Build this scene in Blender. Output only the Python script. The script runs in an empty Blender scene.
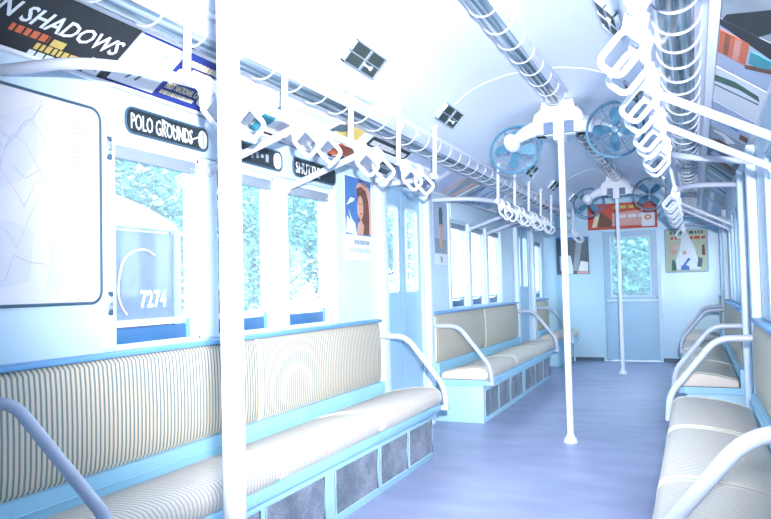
import bpy, bmesh, math, random
from mathutils import Vector, Matrix
random.seed(5)
PI = math.pi
SC = bpy.context.scene
COL = SC.collection

# ------------------------------------------------------------------ materials
def new_mat(name):
    m = bpy.data.materials.new(name); m.use_nodes = True
    nt = m.node_tree
    for n in list(nt.nodes): nt.nodes.remove(n)
    out = nt.nodes.new('ShaderNodeOutputMaterial')
    return m, nt, out

def paint(name, col, rough=.45, var=.05, scale=6.0, bump=.0, metal=0., spec=.5, col2=None, detail=4):
    m, nt, out = new_mat(name)
    b = nt.nodes.new('ShaderNodeBsdfPrincipled')
    b.inputs['Roughness'].default_value = rough
    b.inputs['Metallic'].default_value = metal
    b.inputs['Specular IOR Level'].default_value = spec
    tc = nt.nodes.new('ShaderNodeTexCoord')
    nz = nt.nodes.new('ShaderNodeTexNoise'); nz.inputs['Scale'].default_value = scale; nz.inputs['Detail'].default_value = detail
    nt.links.new(tc.outputs['Object'], nz.inputs['Vector'])
    rp = nt.nodes.new('ShaderNodeValToRGB')
    c2 = col2 or tuple(max(0, c * (1 - var * 2)) for c in col)
    rp.color_ramp.elements[0].position = .3; rp.color_ramp.elements[1].position = .7
    rp.color_ramp.elements[0].color = (*c2, 1); rp.color_ramp.elements[1].color = (*col, 1)
    nt.links.new(nz.outputs['Fac'], rp.inputs['Fac'])
    nt.links.new(rp.outputs['Color'], b.inputs['Base Color'])
    if bump:
        bp = nt.nodes.new('ShaderNodeBump'); bp.inputs['Strength'].default_value = bump; bp.inputs['Distance'].default_value = .01
        nt.links.new(nz.outputs['Fac'], bp.inputs['Height']); nt.links.new(bp.outputs['Normal'], b.inputs['Normal'])
    nt.links.new(b.outputs['BSDF'], out.inputs['Surface'])
    return m

def stripes_mat(name, axis, period, base, line, width=.36, cross=None, rough=.6):
    m, nt, out = new_mat(name)
    b = nt.nodes.new('ShaderNodeBsdfPrincipled'); b.inputs['Roughness'].default_value = rough
    b.inputs['Specular IOR Level'].default_value = .25
    tc = nt.nodes.new('ShaderNodeTexCoord'); sp = nt.nodes.new('ShaderNodeSeparateXYZ')
    nt.links.new(tc.outputs['Object'], sp.inputs[0])
    def band(ax, per, w):
        d = nt.nodes.new('ShaderNodeMath'); d.operation = 'DIVIDE'; d.inputs[1].default_value = per
        nt.links.new(sp.outputs[ax], d.inputs[0])
        f = nt.nodes.new('ShaderNodeMath'); f.operation = 'FRACT'; nt.links.new(d.outputs[0], f.inputs[0])
        s = nt.nodes.new('ShaderNodeMath'); s.operation = 'SUBTRACT'; s.inputs[1].default_value = .5; nt.links.new(f.outputs[0], s.inputs[0])
        a = nt.nodes.new('ShaderNodeMath'); a.operation = 'ABSOLUTE'; nt.links.new(s.outputs[0], a.inputs[0])
        l = nt.nodes.new('ShaderNodeMapRange'); l.inputs['From Min'].default_value = w / 2 - .07; l.inputs['From Max'].default_value = w / 2 + .07
        l.inputs['To Min'].default_value = 1; l.inputs['To Max'].default_value = 0
        nt.links.new(a.outputs[0], l.inputs['Value']); return l.outputs['Result']
    f1 = band(axis, period, width)
    mx = nt.nodes.new('ShaderNodeMix'); mx.data_type = 'RGBA'
    mx.inputs[6].default_value = (*base, 1); mx.inputs[7].default_value = (*line, 1)
    nt.links.new(f1, mx.inputs[0]); col = mx.outputs[2]
    if cross:
        ax, per, w, amt, cc = cross
        f2 = band(ax, per, w)
        mu = nt.nodes.new('ShaderNodeMath'); mu.operation = 'MULTIPLY'; mu.inputs[1].default_value = amt; nt.links.new(f2, mu.inputs[0])
        m2 = nt.nodes.new('ShaderNodeMix'); m2.data_type = 'RGBA'; m2.inputs[7].default_value = (*cc, 1)
        nt.links.new(mu.outputs[0], m2.inputs[0]); nt.links.new(col, m2.inputs[6]); col = m2.outputs[2]
    nt.links.new(col, b.inputs['Base Color'])
    nt.links.new(b.outputs['BSDF'], out.inputs['Surface'])
    return m

def glass_mat(name, haze=.16, hazecol=(.8, .92, 1), tint=(.93, .98, 1)):
    m, nt, out = new_mat(name)
    t = nt.nodes.new('ShaderNodeBsdfTransparent'); t.inputs[0].default_value = (*tint, 1)
    g = nt.nodes.new('ShaderNodeBsdfGlossy'); g.inputs['Roughness'].default_value = .04
    d = nt.nodes.new('ShaderNodeBsdfDiffuse'); d.inputs[0].default_value = (*hazecol, 1)
    nz = nt.nodes.new('ShaderNodeTexNoise'); nz.inputs['Scale'].default_value = 3
    mr = nt.nodes.new('ShaderNodeMapRange'); mr.inputs['To Min'].default_value = haze * .7; mr.inputs['To Max'].default_value = haze * 1.3
    tc = nt.nodes.new('ShaderNodeTexCoord'); nt.links.new(tc.outputs['Object'], nz.inputs['Vector']); nt.links.new(nz.outputs['Fac'], mr.inputs['Value'])
    a = nt.nodes.new('ShaderNodeMixShader'); nt.links.new(mr.outputs['Result'], a.inputs[0]); nt.links.new(t.outputs[0], a.inputs[1]); nt.links.new(d.outputs[0], a.inputs[2])
    lw = nt.nodes.new('ShaderNodeLayerWeight'); lw.inputs[0].default_value = .5
    pw = nt.nodes.new('ShaderNodeMath'); pw.operation = 'POWER'; pw.inputs[1].default_value = 4; nt.links.new(lw.outputs['Facing'], pw.inputs[0])
    fr = nt.nodes.new('ShaderNodeMath'); fr.operation = 'MULTIPLY_ADD'; fr.inputs[1].default_value = .4; fr.inputs[2].default_value = .03; nt.links.new(pw.outputs[0], fr.inputs[0])
    b = nt.nodes.new('ShaderNodeMixShader'); nt.links.new(fr.outputs[0], b.inputs[0]); nt.links.new(a.outputs[0], b.inputs[1]); nt.links.new(g.outputs[0], b.inputs[2])
    nt.links.new(b.outputs[0], out.inputs['Surface'])
    return m

def floor_mat():
    m, nt, out = new_mat('floor_linoleum')
    b = nt.nodes.new('ShaderNodeBsdfPrincipled'); b.inputs['Roughness'].default_value = .42
    tc = nt.nodes.new('ShaderNodeTexCoord')
    mp = nt.nodes.new('ShaderNodeMapping'); mp.inputs['Scale'].default_value = (1.0, 2.6, 1); nt.links.new(tc.outputs['Object'], mp.inputs[0])
    n1 = nt.nodes.new('ShaderNodeTexNoise'); n1.inputs['Scale'].default_value = 2.2; n1.inputs['Detail'].default_value = 6; nt.links.new(mp.outputs[0], n1.inputs['Vector'])
    r1 = nt.nodes.new('ShaderNodeValToRGB'); r1.color_ramp.elements[0].position = .32; r1.color_ramp.elements[1].position = .72
    r1.color_ramp.elements[0].color = (.33, .36, .54, 1); r1.color_ramp.elements[1].color = (.45, .47, .67, 1)
    nt.links.new(n1.outputs['Fac'], r1.inputs[0])
    vo = nt.nodes.new('ShaderNodeTexVoronoi'); vo.inputs['Scale'].default_value = 7; nt.links.new(tc.outputs['Object'], vo.inputs['Vector'])
    cp = nt.nodes.new('ShaderNodeMath'); cp.operation = 'LESS_THAN'; cp.inputs[1].default_value = .035; nt.links.new(vo.outputs['Distance'], cp.inputs[0])
    sp = nt.nodes.new('ShaderNodeSeparateColor'); nt.links.new(vo.outputs['Color'], sp.inputs[0])
    g = nt.nodes.new('ShaderNodeMath'); g.operation = 'GREATER_THAN'; g.inputs[1].default_value = .72; nt.links.new(sp.outputs[0], g.inputs[0])
    mu = nt.nodes.new('ShaderNodeMath'); mu.operation = 'MULTIPLY'; nt.links.new(cp.outputs[0], mu.inputs[0]); nt.links.new(g.outputs[0], mu.inputs[1])
    rr = nt.nodes.new('ShaderNodeValToRGB'); rr.color_ramp.interpolation = 'CONSTANT'; rr.color_ramp.elements[0].color = (.03, .03, .08, 1); rr.color_ramp.elements[1].color = (.62, .68, .85, 1); rr.color_ramp.elements[1].position = .5
    nt.links.new(sp.outputs[1], rr.inputs[0])
    mx = nt.nodes.new('ShaderNodeMix'); mx.data_type = 'RGBA'; nt.links.new(mu.outputs[0], mx.inputs[0]); nt.links.new(r1.outputs[0], mx.inputs[6]); nt.links.new(rr.outputs[0], mx.inputs[7])
    nt.links.new(mx.outputs[2], b.inputs['Base Color']); nt.links.new(b.outputs[0], out.inputs[0])
    return m

M = {}
M['wall'] = paint('wall_paint', (.60, .75, .87), .38, .025, 2.5)
M['wall_end'] = paint('end_wall_paint', (.50, .73, .87), .30, .03, 3)
M['ceil'] = paint('ceiling_paint', (.74, .81, .93), .42, .02, 1.5)
M['trimw'] = paint('pale_post_paint', (.74, .86, .94), .35, .02, 4)
M['door'] = paint('door_paint', (.34, .56, .74), .33, .05, 3)
M['blue'] = paint('seat_blue_paint', (.36, .66, .86), .4, .05, 4)
M['dblue'] = paint('sash_blue_paint', (.045, .15, .33), .4, .08, 5)
M['sillblue'] = paint('sill_blue_paint', (.16, .38, .68), .35, .06, 5)
M['base'] = paint('bench_base_paint', (.47, .74, .86), .45, .04, 3)
M['grille'] = None
M['white'] = paint('white_enamel', (.86, .89, .96), .28, .015, 8)
M['grab'] = paint('grab_rail_enamel', (.55, .59, .70), .25, .03, 7)
M['steel'] = paint('brushed_steel', (.62, .70, .80), .28, .05, 12, metal=.7)
M['chrome'] = paint('worn_chrome', (.75, .8, .86), .2, .05, 12, metal=.9)
M['fanblue'] = paint('fan_blue_paint', (.09, .25, .38), .4, .06, 5)
M['wire'] = paint('fan_wire', (.30, .47, .58), .4, .04, 6, metal=.3)
M['recess'] = paint('dark_recess', (.13, .20, .32), .5, .06, 9)
M['black'] = paint('sign_black', (.018, .028, .035), .4, .1, 9)
M['frame'] = paint('dark_frame', (.05, .11, .17), .4, .08, 9)
M['ink'] = paint('ink_dark', (.02, .025, .03), .6, .08, 9)
M['paper'] = paint('paper_white', (.82, .84, .88), .6, .02, 4)
M['letter'] = paint('letter_white', (.80, .85, .88), .6, .02, 6)
M['navy'] = paint('ad_navy', (.015, .035, .26), .5, .04, 4)
M['yellow'] = paint('ad_yellow', (.75, .56, .16), .6, .06, 5)
M['cream'] = paint('ad_cream', (.83, .74, .50), .6, .05, 6)
M['orange'] = paint('ad_orange', (.72, .16, .06), .5, .08, 5)
M['red'] = paint('ad_red', (.60, .06, .035), .5, .06, 5)
M['redpale'] = paint('ad_pale_red', (.75, .40, .36), .5, .06, 5)
M['teal'] = paint('ad_teal', (.05, .33, .42), .5, .06, 5)
M['grey'] = paint('ad_grey', (.33, .40, .46), .5, .12, 5)
M['dgrey'] = paint('ad_dark_grey', (.10, .15, .18), .5, .12, 8)
M['skin'] = paint('ad_skin', (.66, .38, .29), .6, .05, 9)
M['hair'] = paint('ad_hair', (.19, .07, .04), .6, .2, 30)
M['pblue'] = paint('ad_blue', (.07, .20, .50), .5, .08, 8)
M['lav'] = paint('ad_lavender', (.48, .56, .74), .5, .06, 5)
M['blind'] = paint('blind_grey', (.27, .32, .40), .5, .06, 5)
M['olive'] = paint('ad_olive', (.52, .57, .42), .6, .05, 6)
M['green'] = paint('ad_green', (.08, .20, .16), .6, .2, 8)
M['brown'] = paint('ad_brown', (.22, .09, .05), .6, .2, 8)
M['map'] = paint('map_paper', (.70, .68, .73), .32, .03, 5)
M['mapfaint'] = paint('map_faint_print', (.63, .63, .70), .4, .03, 9)
M['mapblue'] = paint('map_blue_line', (.54, .58, .71), .4, .03, 9)
M['mappink'] = paint('map_pink_line', (.68, .59, .65), .4, .03, 9)
M['diff'] = None
M['car'] = paint('neighbour_car_paint', (.03, .045, .095), .5, .06, 1.2)
M['carroof'] = paint('neighbour_car_roof', (.42, .47, .55), .6, .05, 1.2)
M['carlite'] = paint('neighbour_car_corner', (.20, .27, .40), .5, .06, 2)
M['ballast'] = paint('track_ballast', (.13, .14, .16), .9, .25, 14, bump=.4)
M['leaf'] = paint('tree_leaf', (.22, .47, .42), .6, .0, 1.1, col2=(.10, .29, .27))
M['bark'] = paint('tree_bark', (.10, .09, .09), .9, .2, 8)
M['welt'] = paint('seat_welt', (.64, .60, .52), .6, .03, 9)
M['seatback'] = stripes_mat('rattan_backrest', 1, .0205, (.80, .66, .50), (.17, .24, .26), .42, (2, .0062, .5, .22, (.48, .42, .32)))
M['seat'] = stripes_mat('rattan_cushion', 1, .0205, (.80, .68, .57), (.40, .42, .43), .34, (0, .0062, .5, .2, (.50, .47, .40)))
M['glass'] = glass_mat('dirty_window_glass', .10)
M['dglass'] = glass_mat('door_window_glass', .20)
M['floor'] = floor_mat()

def grille_mat():
    m, nt, out = new_mat('heater_grille_mesh')
    b = nt.nodes.new('ShaderNodeBsdfPrincipled'); b.inputs['Roughness'].default_value = .55; b.inputs['Metallic'].default_value = .2
    tc = nt.nodes.new('ShaderNodeTexCoord')
    nz = nt.nodes.new('ShaderNodeTexNoise'); nz.inputs['Scale'].default_value = 9; nz.inputs['Detail'].default_value = 5; nt.links.new(tc.outputs['Object'], nz.inputs['Vector'])
    ck = nt.nodes.new('ShaderNodeTexVoronoi'); ck.inputs['Scale'].default_value = 150; nt.links.new(tc.outputs['Object'], ck.inputs['Vector'])
    r = nt.nodes.new('ShaderNodeValToRGB'); r.color_ramp.elements[0].color = (.24, .29, .34, 1); r.color_ramp.elements[1].color = (.45, .48, .58, 1)
    r.color_ramp.elements[0].position = .35; r.color_ramp.elements[1].position = .65; nt.links.new(nz.outputs['Fac'], r.inputs[0])
    mx = nt.nodes.new('ShaderNodeMix'); mx.data_type = 'RGBA'; mx.blend_type = 'MULTIPLY'; mx.inputs[0].default_value = .5
    nt.links.new(r.outputs[0], mx.inputs[6]); nt.links.new(ck.outputs['Distance'], mx.inputs[7])
    nt.links.new(mx.outputs[2], b.inputs['Base Color']); nt.links.new(b.outputs[0], out.inputs[0]); return m
M['grille'] = grille_mat()

def vent_mat():
    return stripes_mat('vent_mesh', 1, .007, (.045, .075, .07), (.015, .025, .025), .5, (0, .007, .4, .5, (.10, .13, .13)), .5)
M['vent'] = vent_mat()

def diffuser_mat():
    # ribbed glossy lens: streaks run lengthwise, they vary with the local height and width only
    m, nt, out = new_mat('ribbed_lamp_lens')
    b = nt.nodes.new('ShaderNodeBsdfPrincipled'); b.inputs['Roughness'].default_value = .12
    tc = nt.nodes.new('ShaderNodeTexCoord'); mp = nt.nodes.new('ShaderNodeMapping'); mp.inputs['Scale'].default_value = (1, .02, .25)
    nt.links.new(tc.outputs['Object'], mp.inputs[0])
    nz = nt.nodes.new('ShaderNodeTexNoise'); nz.inputs['Scale'].default_value = 46; nz.inputs['Detail'].default_value = 3; nt.links.new(mp.outputs[0], nz.inputs['Vector'])
    r = nt.nodes.new('ShaderNodeValToRGB'); e = r.color_ramp.elements
    e[0].position = .38; e[0].color = (.04, .07, .095, 1); e[1].position = .72; e[1].color = (.50, .58, .70, 1)
    x = e.new(.55); x.color = (.14, .21, .28, 1)
    nt.links.new(nz.outputs['Fac'], r.inputs[0]); nt.links.new(r.outputs[0], b.inputs['Base Color']); nt.links.new(b.outputs[0], out.inputs[0]); return m
M['diff'] = diffuser_mat()
M['lampside'] = paint('lamp_side_glass', (.60, .66, .80), .15, .04, 3)

# ------------------------------------------------------------------ mesh builder
class MB:
    def __init__(self): self.v = []; self.f = []; self.sm = []; self.mi = []; self.m = 0
    def add(self, vs, fs, smooth=False):
        o = len(self.v); self.v += [tuple(x) for x in vs]
        for f in fs: self.f.append([i + o for i in f]); self.sm.append(smooth); self.mi.append(self.m)
    def mat(self, i): self.m = i; return self
    def box(self, a, b, T=None):
        x0, y0, z0 = [min(p, q) for p, q in zip(a, b)]; x1, y1, z1 = [max(p, q) for p, q in zip(a, b)]
        vs = [Vector(p) for p in ((x0,y0,z0),(x1,y0,z0),(x1,y1,z0),(x0,y1,z0),(x0,y0,z1),(x1,y0,z1),(x1,y1,z1),(x0,y1,z1))]
        if T: vs = [T @ p for p in vs]
        self.add(vs, [(0,3,2,1),(4,5,6,7),(0,1,5,4),(1,2,6,5),(2,3,7,6),(3,0,4,7)]); return self
    def rbox(self, a, b, r=.01, seg=2, T=None):
        bm = bmesh.new(); bmesh.ops.create_cube(bm, size=1)
        c = [(p + q) / 2 for p, q in zip(a, b)]; s = [abs(q - p) for p, q in zip(a, b)]
        for v in bm.verts: v.co = Vector((c[0] + v.co.x * s[0], c[1] + v.co.y * s[1], c[2] + v.co.z * s[2]))
        r = min(r, min(s) * .49)
        bmesh.ops.bevel(bm, geom=list(bm.edges), offset=r, segments=seg, profile=.5, affect='EDGES')
        self.bm(bm, T, True); return self
    def bm(self, bm, T=None, smooth=False):
        bm.verts.index_update()
        self.add([(T @ v.co) if T else v.co.copy() for v in bm.verts], [[v.index for v in f.verts] for f in bm.faces], smooth); bm.free()
    def tube(self, pts, r, n=12, caps=True, T=None, closed=False):
        pts = [Vector(p) for p in pts]
        rs = r if isinstance(r, (list, tuple)) else [r] * len(pts)
        k = len(pts); rings = []
        up = None
        for i, p in enumerate(pts):
            if closed: d = (pts[(i + 1) % k] - pts[i - 1])
            elif i == 0: d = pts[1] - p
            elif i == k - 1: d = p - pts[-2]
            else: d = (pts[i + 1] - p).normalized() + (p - pts[i - 1]).normalized()
            d.normalize()
            if up is None:
                up = Vector((0, 0, 1)) if abs(d.z) < .9 else Vector((1, 0, 0))
            u = (up - d * up.dot(d)).normalized(); w = d.cross(u); up = u
            rings.append([p + (u * math.cos(2 * PI * j / n) + w * math.sin(2 * PI * j / n)) * rs[i] for j in range(n)])
        vs = [q for rg in rings for q in rg]; fs = []
        for i in range(k if closed else k - 1):
            for j in range(n):
                a, b = i * n + j, i * n + (j + 1) % n; c, d2 = ((i + 1) % k) * n + (j + 1) % n, ((i + 1) % k) * n + j
                fs.append((a, b, c, d2))
        if T: vs = [T @ q for q in vs]
        self.add(vs, fs, True)
        if caps and not closed:
            self.add(vs[:n], [tuple(range(n))[::-1]]); self.add(vs[-n:], [tuple(range(n))])
        return self
    def lathe(self, prof, n=24, T=None, caps=True):
        # prof: (radius, height) around local z
        vs = []; fs = []
        for r, z in prof:
            for j in range(n): vs.append(Vector((r * math.cos(2 * PI * j / n), r * math.sin(2 * PI * j / n), z)))
        for i in range(len(prof) - 1):
            for j in range(n): fs.append((i * n + j, i * n + (j + 1) % n, (i + 1) * n + (j + 1) % n, (i + 1) * n + j))
        if T: vs = [T @ q for q in vs]
        self.add(vs, fs, True)
        if caps: self.add(vs[:n], [tuple(range(n))[::-1]]); self.add(vs[-n:], [tuple(range(n))])
        return self
    def prism(self, poly, h0, h1, T=None, smooth=False):
        # polygon in local xy extruded along local z
        n = len(poly); vs = [Vector((x, y, h0)) for x, y in poly] + [Vector((x, y, h1)) for x, y in poly]
        if T: vs = [T @ q for q in vs]
        self.add(vs, [tuple(range(n))[::-1], tuple(range(n, 2 * n))])
        self.add(vs, [(i, (i + 1) % n, n + (i + 1) % n, n + i) for i in range(n)], smooth); return self
    def loft_y(self, sections, smooth=True, caps=True):
        # sections: list of (y, [(x,z)...]) with the same number of points, closed profile
        n = len(sections[0][1]); vs = [Vector((x, y, z)) for y, pr in sections for x, z in pr]; fs = []
        for i in range(len(sections) - 1):
            for j in range(n): fs.append((i * n + j, i * n + (j + 1) % n, (i + 1) * n + (j + 1) % n, (i + 1) * n + j))
        self.add(vs, fs, smooth)
        if caps: self.add(vs[:n], [tuple(range(n))[::-1]], smooth); self.add(vs[-n:], [tuple(range(n))], smooth)
        return self
    def build(self, name, mats, parent=None, loc=None):
        me = bpy.data.meshes.new(name); me.from_pydata([tuple(p) for p in self.v], [], self.f)
        for m in (mats if isinstance(mats, (list, tuple)) else [mats]): me.materials.append(m)
        for p, s, k in zip(me.polygons, self.sm, self.mi): p.use_smooth = s; p.material_index = k
        bm = bmesh.new(); bm.from_mesh(me); bmesh.ops.recalc_face_normals(bm, faces=bm.faces); bm.to_mesh(me); bm.free()
        if any(self.sm):
            try: me.set_sharp_from_angle(angle=math.radians(42))
            except Exception: pass
        o = bpy.data.objects.new(name, me); COL.objects.link(o)
        if parent is not None:
            o.parent = parent; o.matrix_parent_inverse = Matrix.Identity(4)
            me.transform(Matrix.Translation(-world_loc(parent)))
        else:
            # origin at the base of the thing
            if me.vertices:
                xs = [v.co.x for v in me.vertices]; ys = [v.co.y for v in me.vertices]; zs = [v.co.z for v in me.vertices]
                c = Vector(((min(xs) + max(xs)) / 2, (min(ys) + max(ys)) / 2, min(zs)))
                if loc is not None: c = Vector(loc)
                me.transform(Matrix.Translation(-c)); o.location = c
        return o

WL = {}
def world_loc(o):
    p = Vector(o.location)
    return p + world_loc(o.parent) if o.parent else p

def tag(o, label, cat, group=None):
    o['label'] = label; o['category'] = cat
    if group: o['group'] = group
    return o
def thing(name, loc, label, cat, group=None):
    o = bpy.data.objects.new(name, None); COL.objects.link(o); o.location = loc; o.empty_display_size = .05
    return tag(o, label, cat, group)
def struct_root(name, loc):
    o = bpy.data.objects.new(name, None); COL.objects.link(o); o.location = loc; o['kind'] = 'structure'; return o
def struct(o): o['kind'] = 'structure'; return o
def copy_thing(src, loc, label=None):
    c = src.copy(); COL.objects.link(c); c.location = loc
    if label: c['label'] = label
    for ch in list(src.children):
        d = ch.copy(); COL.objects.link(d); d.parent = c
        for g in list(ch.children):
            e = g.copy(); COL.objects.link(e); e.parent = d
    return c

def frame(o, u, v):
    u = Vector(u).normalized(); v = Vector(v).normalized(); w = u.cross(v)
    T = Matrix((u, v, w)).transposed().to_4x4(); T.translation = Vector(o); return T

def text_mb(s, size, T, mb=None, shear=0., align='LEFT', depth=.0015, width=None, spacing=1.0, bold=0.):
    cu = bpy.data.curves.new('txt', 'FONT'); cu.body = s; cu.size = size; cu.shear = shear; cu.align_x = align; cu.offset = bold
    cu.extrude = depth / 2; cu.space_character = spacing; cu.resolution_u = 2
    ob = bpy.data.objects.new('txt', cu); COL.objects.link(ob)
    dg = bpy.context.evaluated_depsgraph_get(); dg.update()
    me = bpy.data.meshes.new_from_object(ob.evaluated_get(dg))
    vs = [v.co.copy() for v in me.vertices]; fs = [list(p.vertices) for p in me.polygons]
    bpy.data.objects.remove(ob); bpy.data.curves.remove(cu); bpy.data.meshes.remove(me)
    if width and vs:
        w = max(v.x for v in vs) - min(v.x for v in vs); k = width / w
        for v in vs: v.x *= k
    mb = mb or MB(); mb.add([T @ v for v in vs], fs); return mb

def arc(c, r, a0, a1, n, plane='xz'):
    out = []
    for i in range(n + 1):
        a = a0 + (a1 - a0) * i / n
        out.append((c[0] + r * math.cos(a), c[1] + r * math.sin(a)))
    return out

def rrect(x0, x1, y0, y1, r, n=4):
    p = []
    for cx, cy, a in ((x1 - r, y1 - r, 0), (x0 + r, y1 - r, PI / 2), (x0 + r, y0 + r, PI), (x1 - r, y0 + r, 1.5 * PI)):
        p += [(cx + r * math.cos(a + PI / 2 * i / n), cy + r * math.sin(a + PI / 2 * i / n)) for i in range(n + 1)]
    return p

def smooth_path(pts, r=.06, n=6):
    # rounds the corners of a polyline
    pts = [Vector(p) for p in pts]; out = [pts[0]]
    for i in range(1, len(pts) - 1):
        a, b, c = pts[i - 1], pts[i], pts[i + 1]
        d1, d2 = (a - b), (c - b); k = min(r, d1.length * .48, d2.length * .48)
        p, q = b + d1.normalized() * k, b + d2.normalized() * k
        for j in range(n + 1):
            t = j / n; out.append(p * (1 - t) ** 2 + b * 2 * t * (1 - t) + q * t * t)
    out.append(pts[-1]); return out

# ------------------------------------------------------------------ dimensions
HW = 1.16                      # half width at the wall face
Y0, YE = -.7, 10.395           # rear cut (behind the camera) and end wall
P = 4.03                       # door pitch
BEN = [(1.46, 4.42), (5.49, 8.45)]
DOORS = [(.55, 1.36), (4.57, 5.39), (8.60, 9.42)]
WIN0 = [(2.06, 2.575), (2.685, 3.185), (3.31, 3.815)]
WINS = WIN0 + [(a + P, b + P) for a, b in WIN0] + [(9.66, 10.2)]
WZ0, WZ1 = .895, 1.675
DZ = 1.815

# ------------------------------------------------------------------ floor, ceiling, walls
struct(MB().box((-1.26, Y0, -.06), (1.26, YE + .06, 0)).build('floor', M['floor']))

half = [(0, 2.365), (.16, 2.358), (.30, 2.328), (.41, 2.285), (.505, 2.212), (.582, 2.138), (.66, 2.112), (.715, 2.075), (.885, 2.058), (.945, 2.045), (1.16, 1.885), (1.18, 1.865)]
full = [(-x, z) for x, z in half[::-1]] + half[1:]
outer = [(x, z + .05 if abs(x) < 1.1 else z + .045) for x, z in full][::-1]
prof = full + outer
mb = MB()
n = len(full)
vs = []
for y in (Y0, YE + .02): vs += [(x, y, z) for x, z in full + outer]
N = 2 * n
mb.add(vs, [(i, i + 1, N + i + 1, N + i) for i in range(N - 1)] + [(N - 1, 0, N, 2 * N - 1)], True)
for i in range(n - 1):
    mb.add([vs[k] for k in (i, i + 1, N - 2 - i, N - 1 - i)], [(0, 1, 2, 3)])
    mb.add([vs[N + k] for k in (i, i + 1, N - 2 - i, N - 1 - i)], [(0, 1, 2, 3)])
struct(mb.build('ceiling', M['ceil']))
mb = MB().prism([(x, z) for x, z in full] + [(1.18, 0), (-1.18, 0)], 0, .04, frame((0, Y0 + .04, 0), (1, 0, 0), (0, 0, 1)))
struct(mb.build('rear_light_block', M['wall']))  # unseen partition added at the rear cut to keep sky light out
# ceiling panel joints
def ceil_z(x):
    x = abs(x)
    for (a, za), (b, zb) in zip(half, half[1:]):
        if a <= x <= b: return za + (zb - za) * (x - a) / (b - a)
    return half[-1][1]
jt = 0
for yj in (4.22, 8.2):
    jt += 1
    pts = [(x, yj, ceil_z(x) - .002) for x in [-.50 + 1.0 * i / 24 for i in range(25)]]
    struct(MB().tube(pts, .0022, 6).build('trim_%d' % jt, M['ceil']))

def wall_cells(axis_face, thick, ys, zs, solid, name, mat):
    mb = MB(); ny, nz = len(ys) - 1, len(zs) - 1
    S = [[solid((ys[i] + ys[i + 1]) / 2, (zs[j] + zs[j + 1]) / 2) for j in range(nz)] for i in range(ny)]
    g = lambda i, j: 0 <= i < ny and 0 <= j < nz and S[i][j]
    a, b = axis_face, axis_face + thick
    for i in range(ny):
        for j in range(nz):
            if not S[i][j]: continue
            y0, y1, z0, z1 = ys[i], ys[i + 1], zs[j], zs[j + 1]
            mb.add([(a, y0, z0), (a, y1, z0), (a, y1, z1), (a, y0, z1)], [(0, 1, 2, 3)])
            mb.add([(b, y0, z0), (b, y1, z0), (b, y1, z1), (b, y0, z1)], [(0, 1, 2, 3)])
            for cond, q in ((g(i - 1, j), [(a, y0, z0), (b, y0, z0), (b, y0, z1), (a, y0, z1)]), (g(i + 1, j), [(a, y1, z0), (b, y1, z0), (b, y1, z1), (a, y1, z1)]),
                            (g(i, j - 1), [(a, y0, z0), (b, y0, z0), (b, y1, z0), (a, y1, z0)]), (g(i, j + 1), [(a, y0, z1), (b, y0, z1), (b, y1, z1), (a, y1, z1)])):
                if not cond: mb.add(q, [(0, 1, 2, 3)])
    bm = bmesh.new()
    V = [bm.verts.new(p) for p in mb.v]
    for f in mb.f: bm.faces.new([V[i] for i in f])
    bmesh.ops.remove_doubles(bm, verts=bm.verts, dist=1e-5)
    o = MB(); o.bm(bm); return struct(o.build(name, mat))

hol = [(a, b, WZ0, WZ1) for a, b in WINS] + [(a, b, 0, DZ) for a, b in DOORS]
ys = sorted({Y0, YE + .02} | {v for h in hol for v in h[:2]}); zs = [0, WZ0, WZ1, DZ, 1.885]
sol = lambda y, z: not any(a < y < b and c < z < d for a, b, c, d in hol)
wall_cells(-HW, -.09, ys, zs, sol, 'wall_left', M['wall'])
wall_cells(HW, .09, ys, zs, sol, 'wall_right', M['wall'])

# end wall with a door opening: built in x/z
mb = MB()
T = Matrix(((0, 1, 0, 0), (1, 0, 0, 0), (0, 0, 1, 0), (0, 0, 0, 1)))
EX0, EX1, EZ = -.335, .365, 1.79
xs_ = sorted({-HW, EX0, EX1, HW, -.945, -.885, -.715, -.52, -.3, .0, .3, .52, .715, .885, .945, -1.06, 1.06})
for x0, x1 in zip(xs_, xs_[1:]):
    zb = EZ if EX0 <= (x0 + x1) / 2 <= EX1 else 0
    for ya, yb in ((YE, YE + .06),):
        z0, z1 = ceil_z(x0) + .01, ceil_z(x1) + .01
        v = [(x0, ya, zb), (x1, ya, zb), (x1, ya, z1), (x0, ya, z0), (x0, yb, zb), (x1, yb, zb), (x1, yb, z1), (x0, yb, z0)]
        mb.add(v, [(0, 1, 2, 3), (4, 5, 6, 7), (0, 1, 5, 4), (2, 3, 7, 6)])
        if abs(x0 - EX1) < 1e-6 or abs(x0 + HW) < 1e-6: mb.add(v, [(0, 3, 7, 4)])
        if abs(x1 - EX0) < 1e-6 or abs(x1 - HW) < 1e-6: mb.add(v, [(1, 2, 6, 5)])
struct(mb.build('wall_end', M['wall_end']))
struct(MB().box((-HW, YE - .012, 0), (EX0 - .02, YE, .05)).box((EX1 + .02, YE - .012, 0), (HW, YE, .05)).build('baseboard_end', M['frame']))

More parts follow.
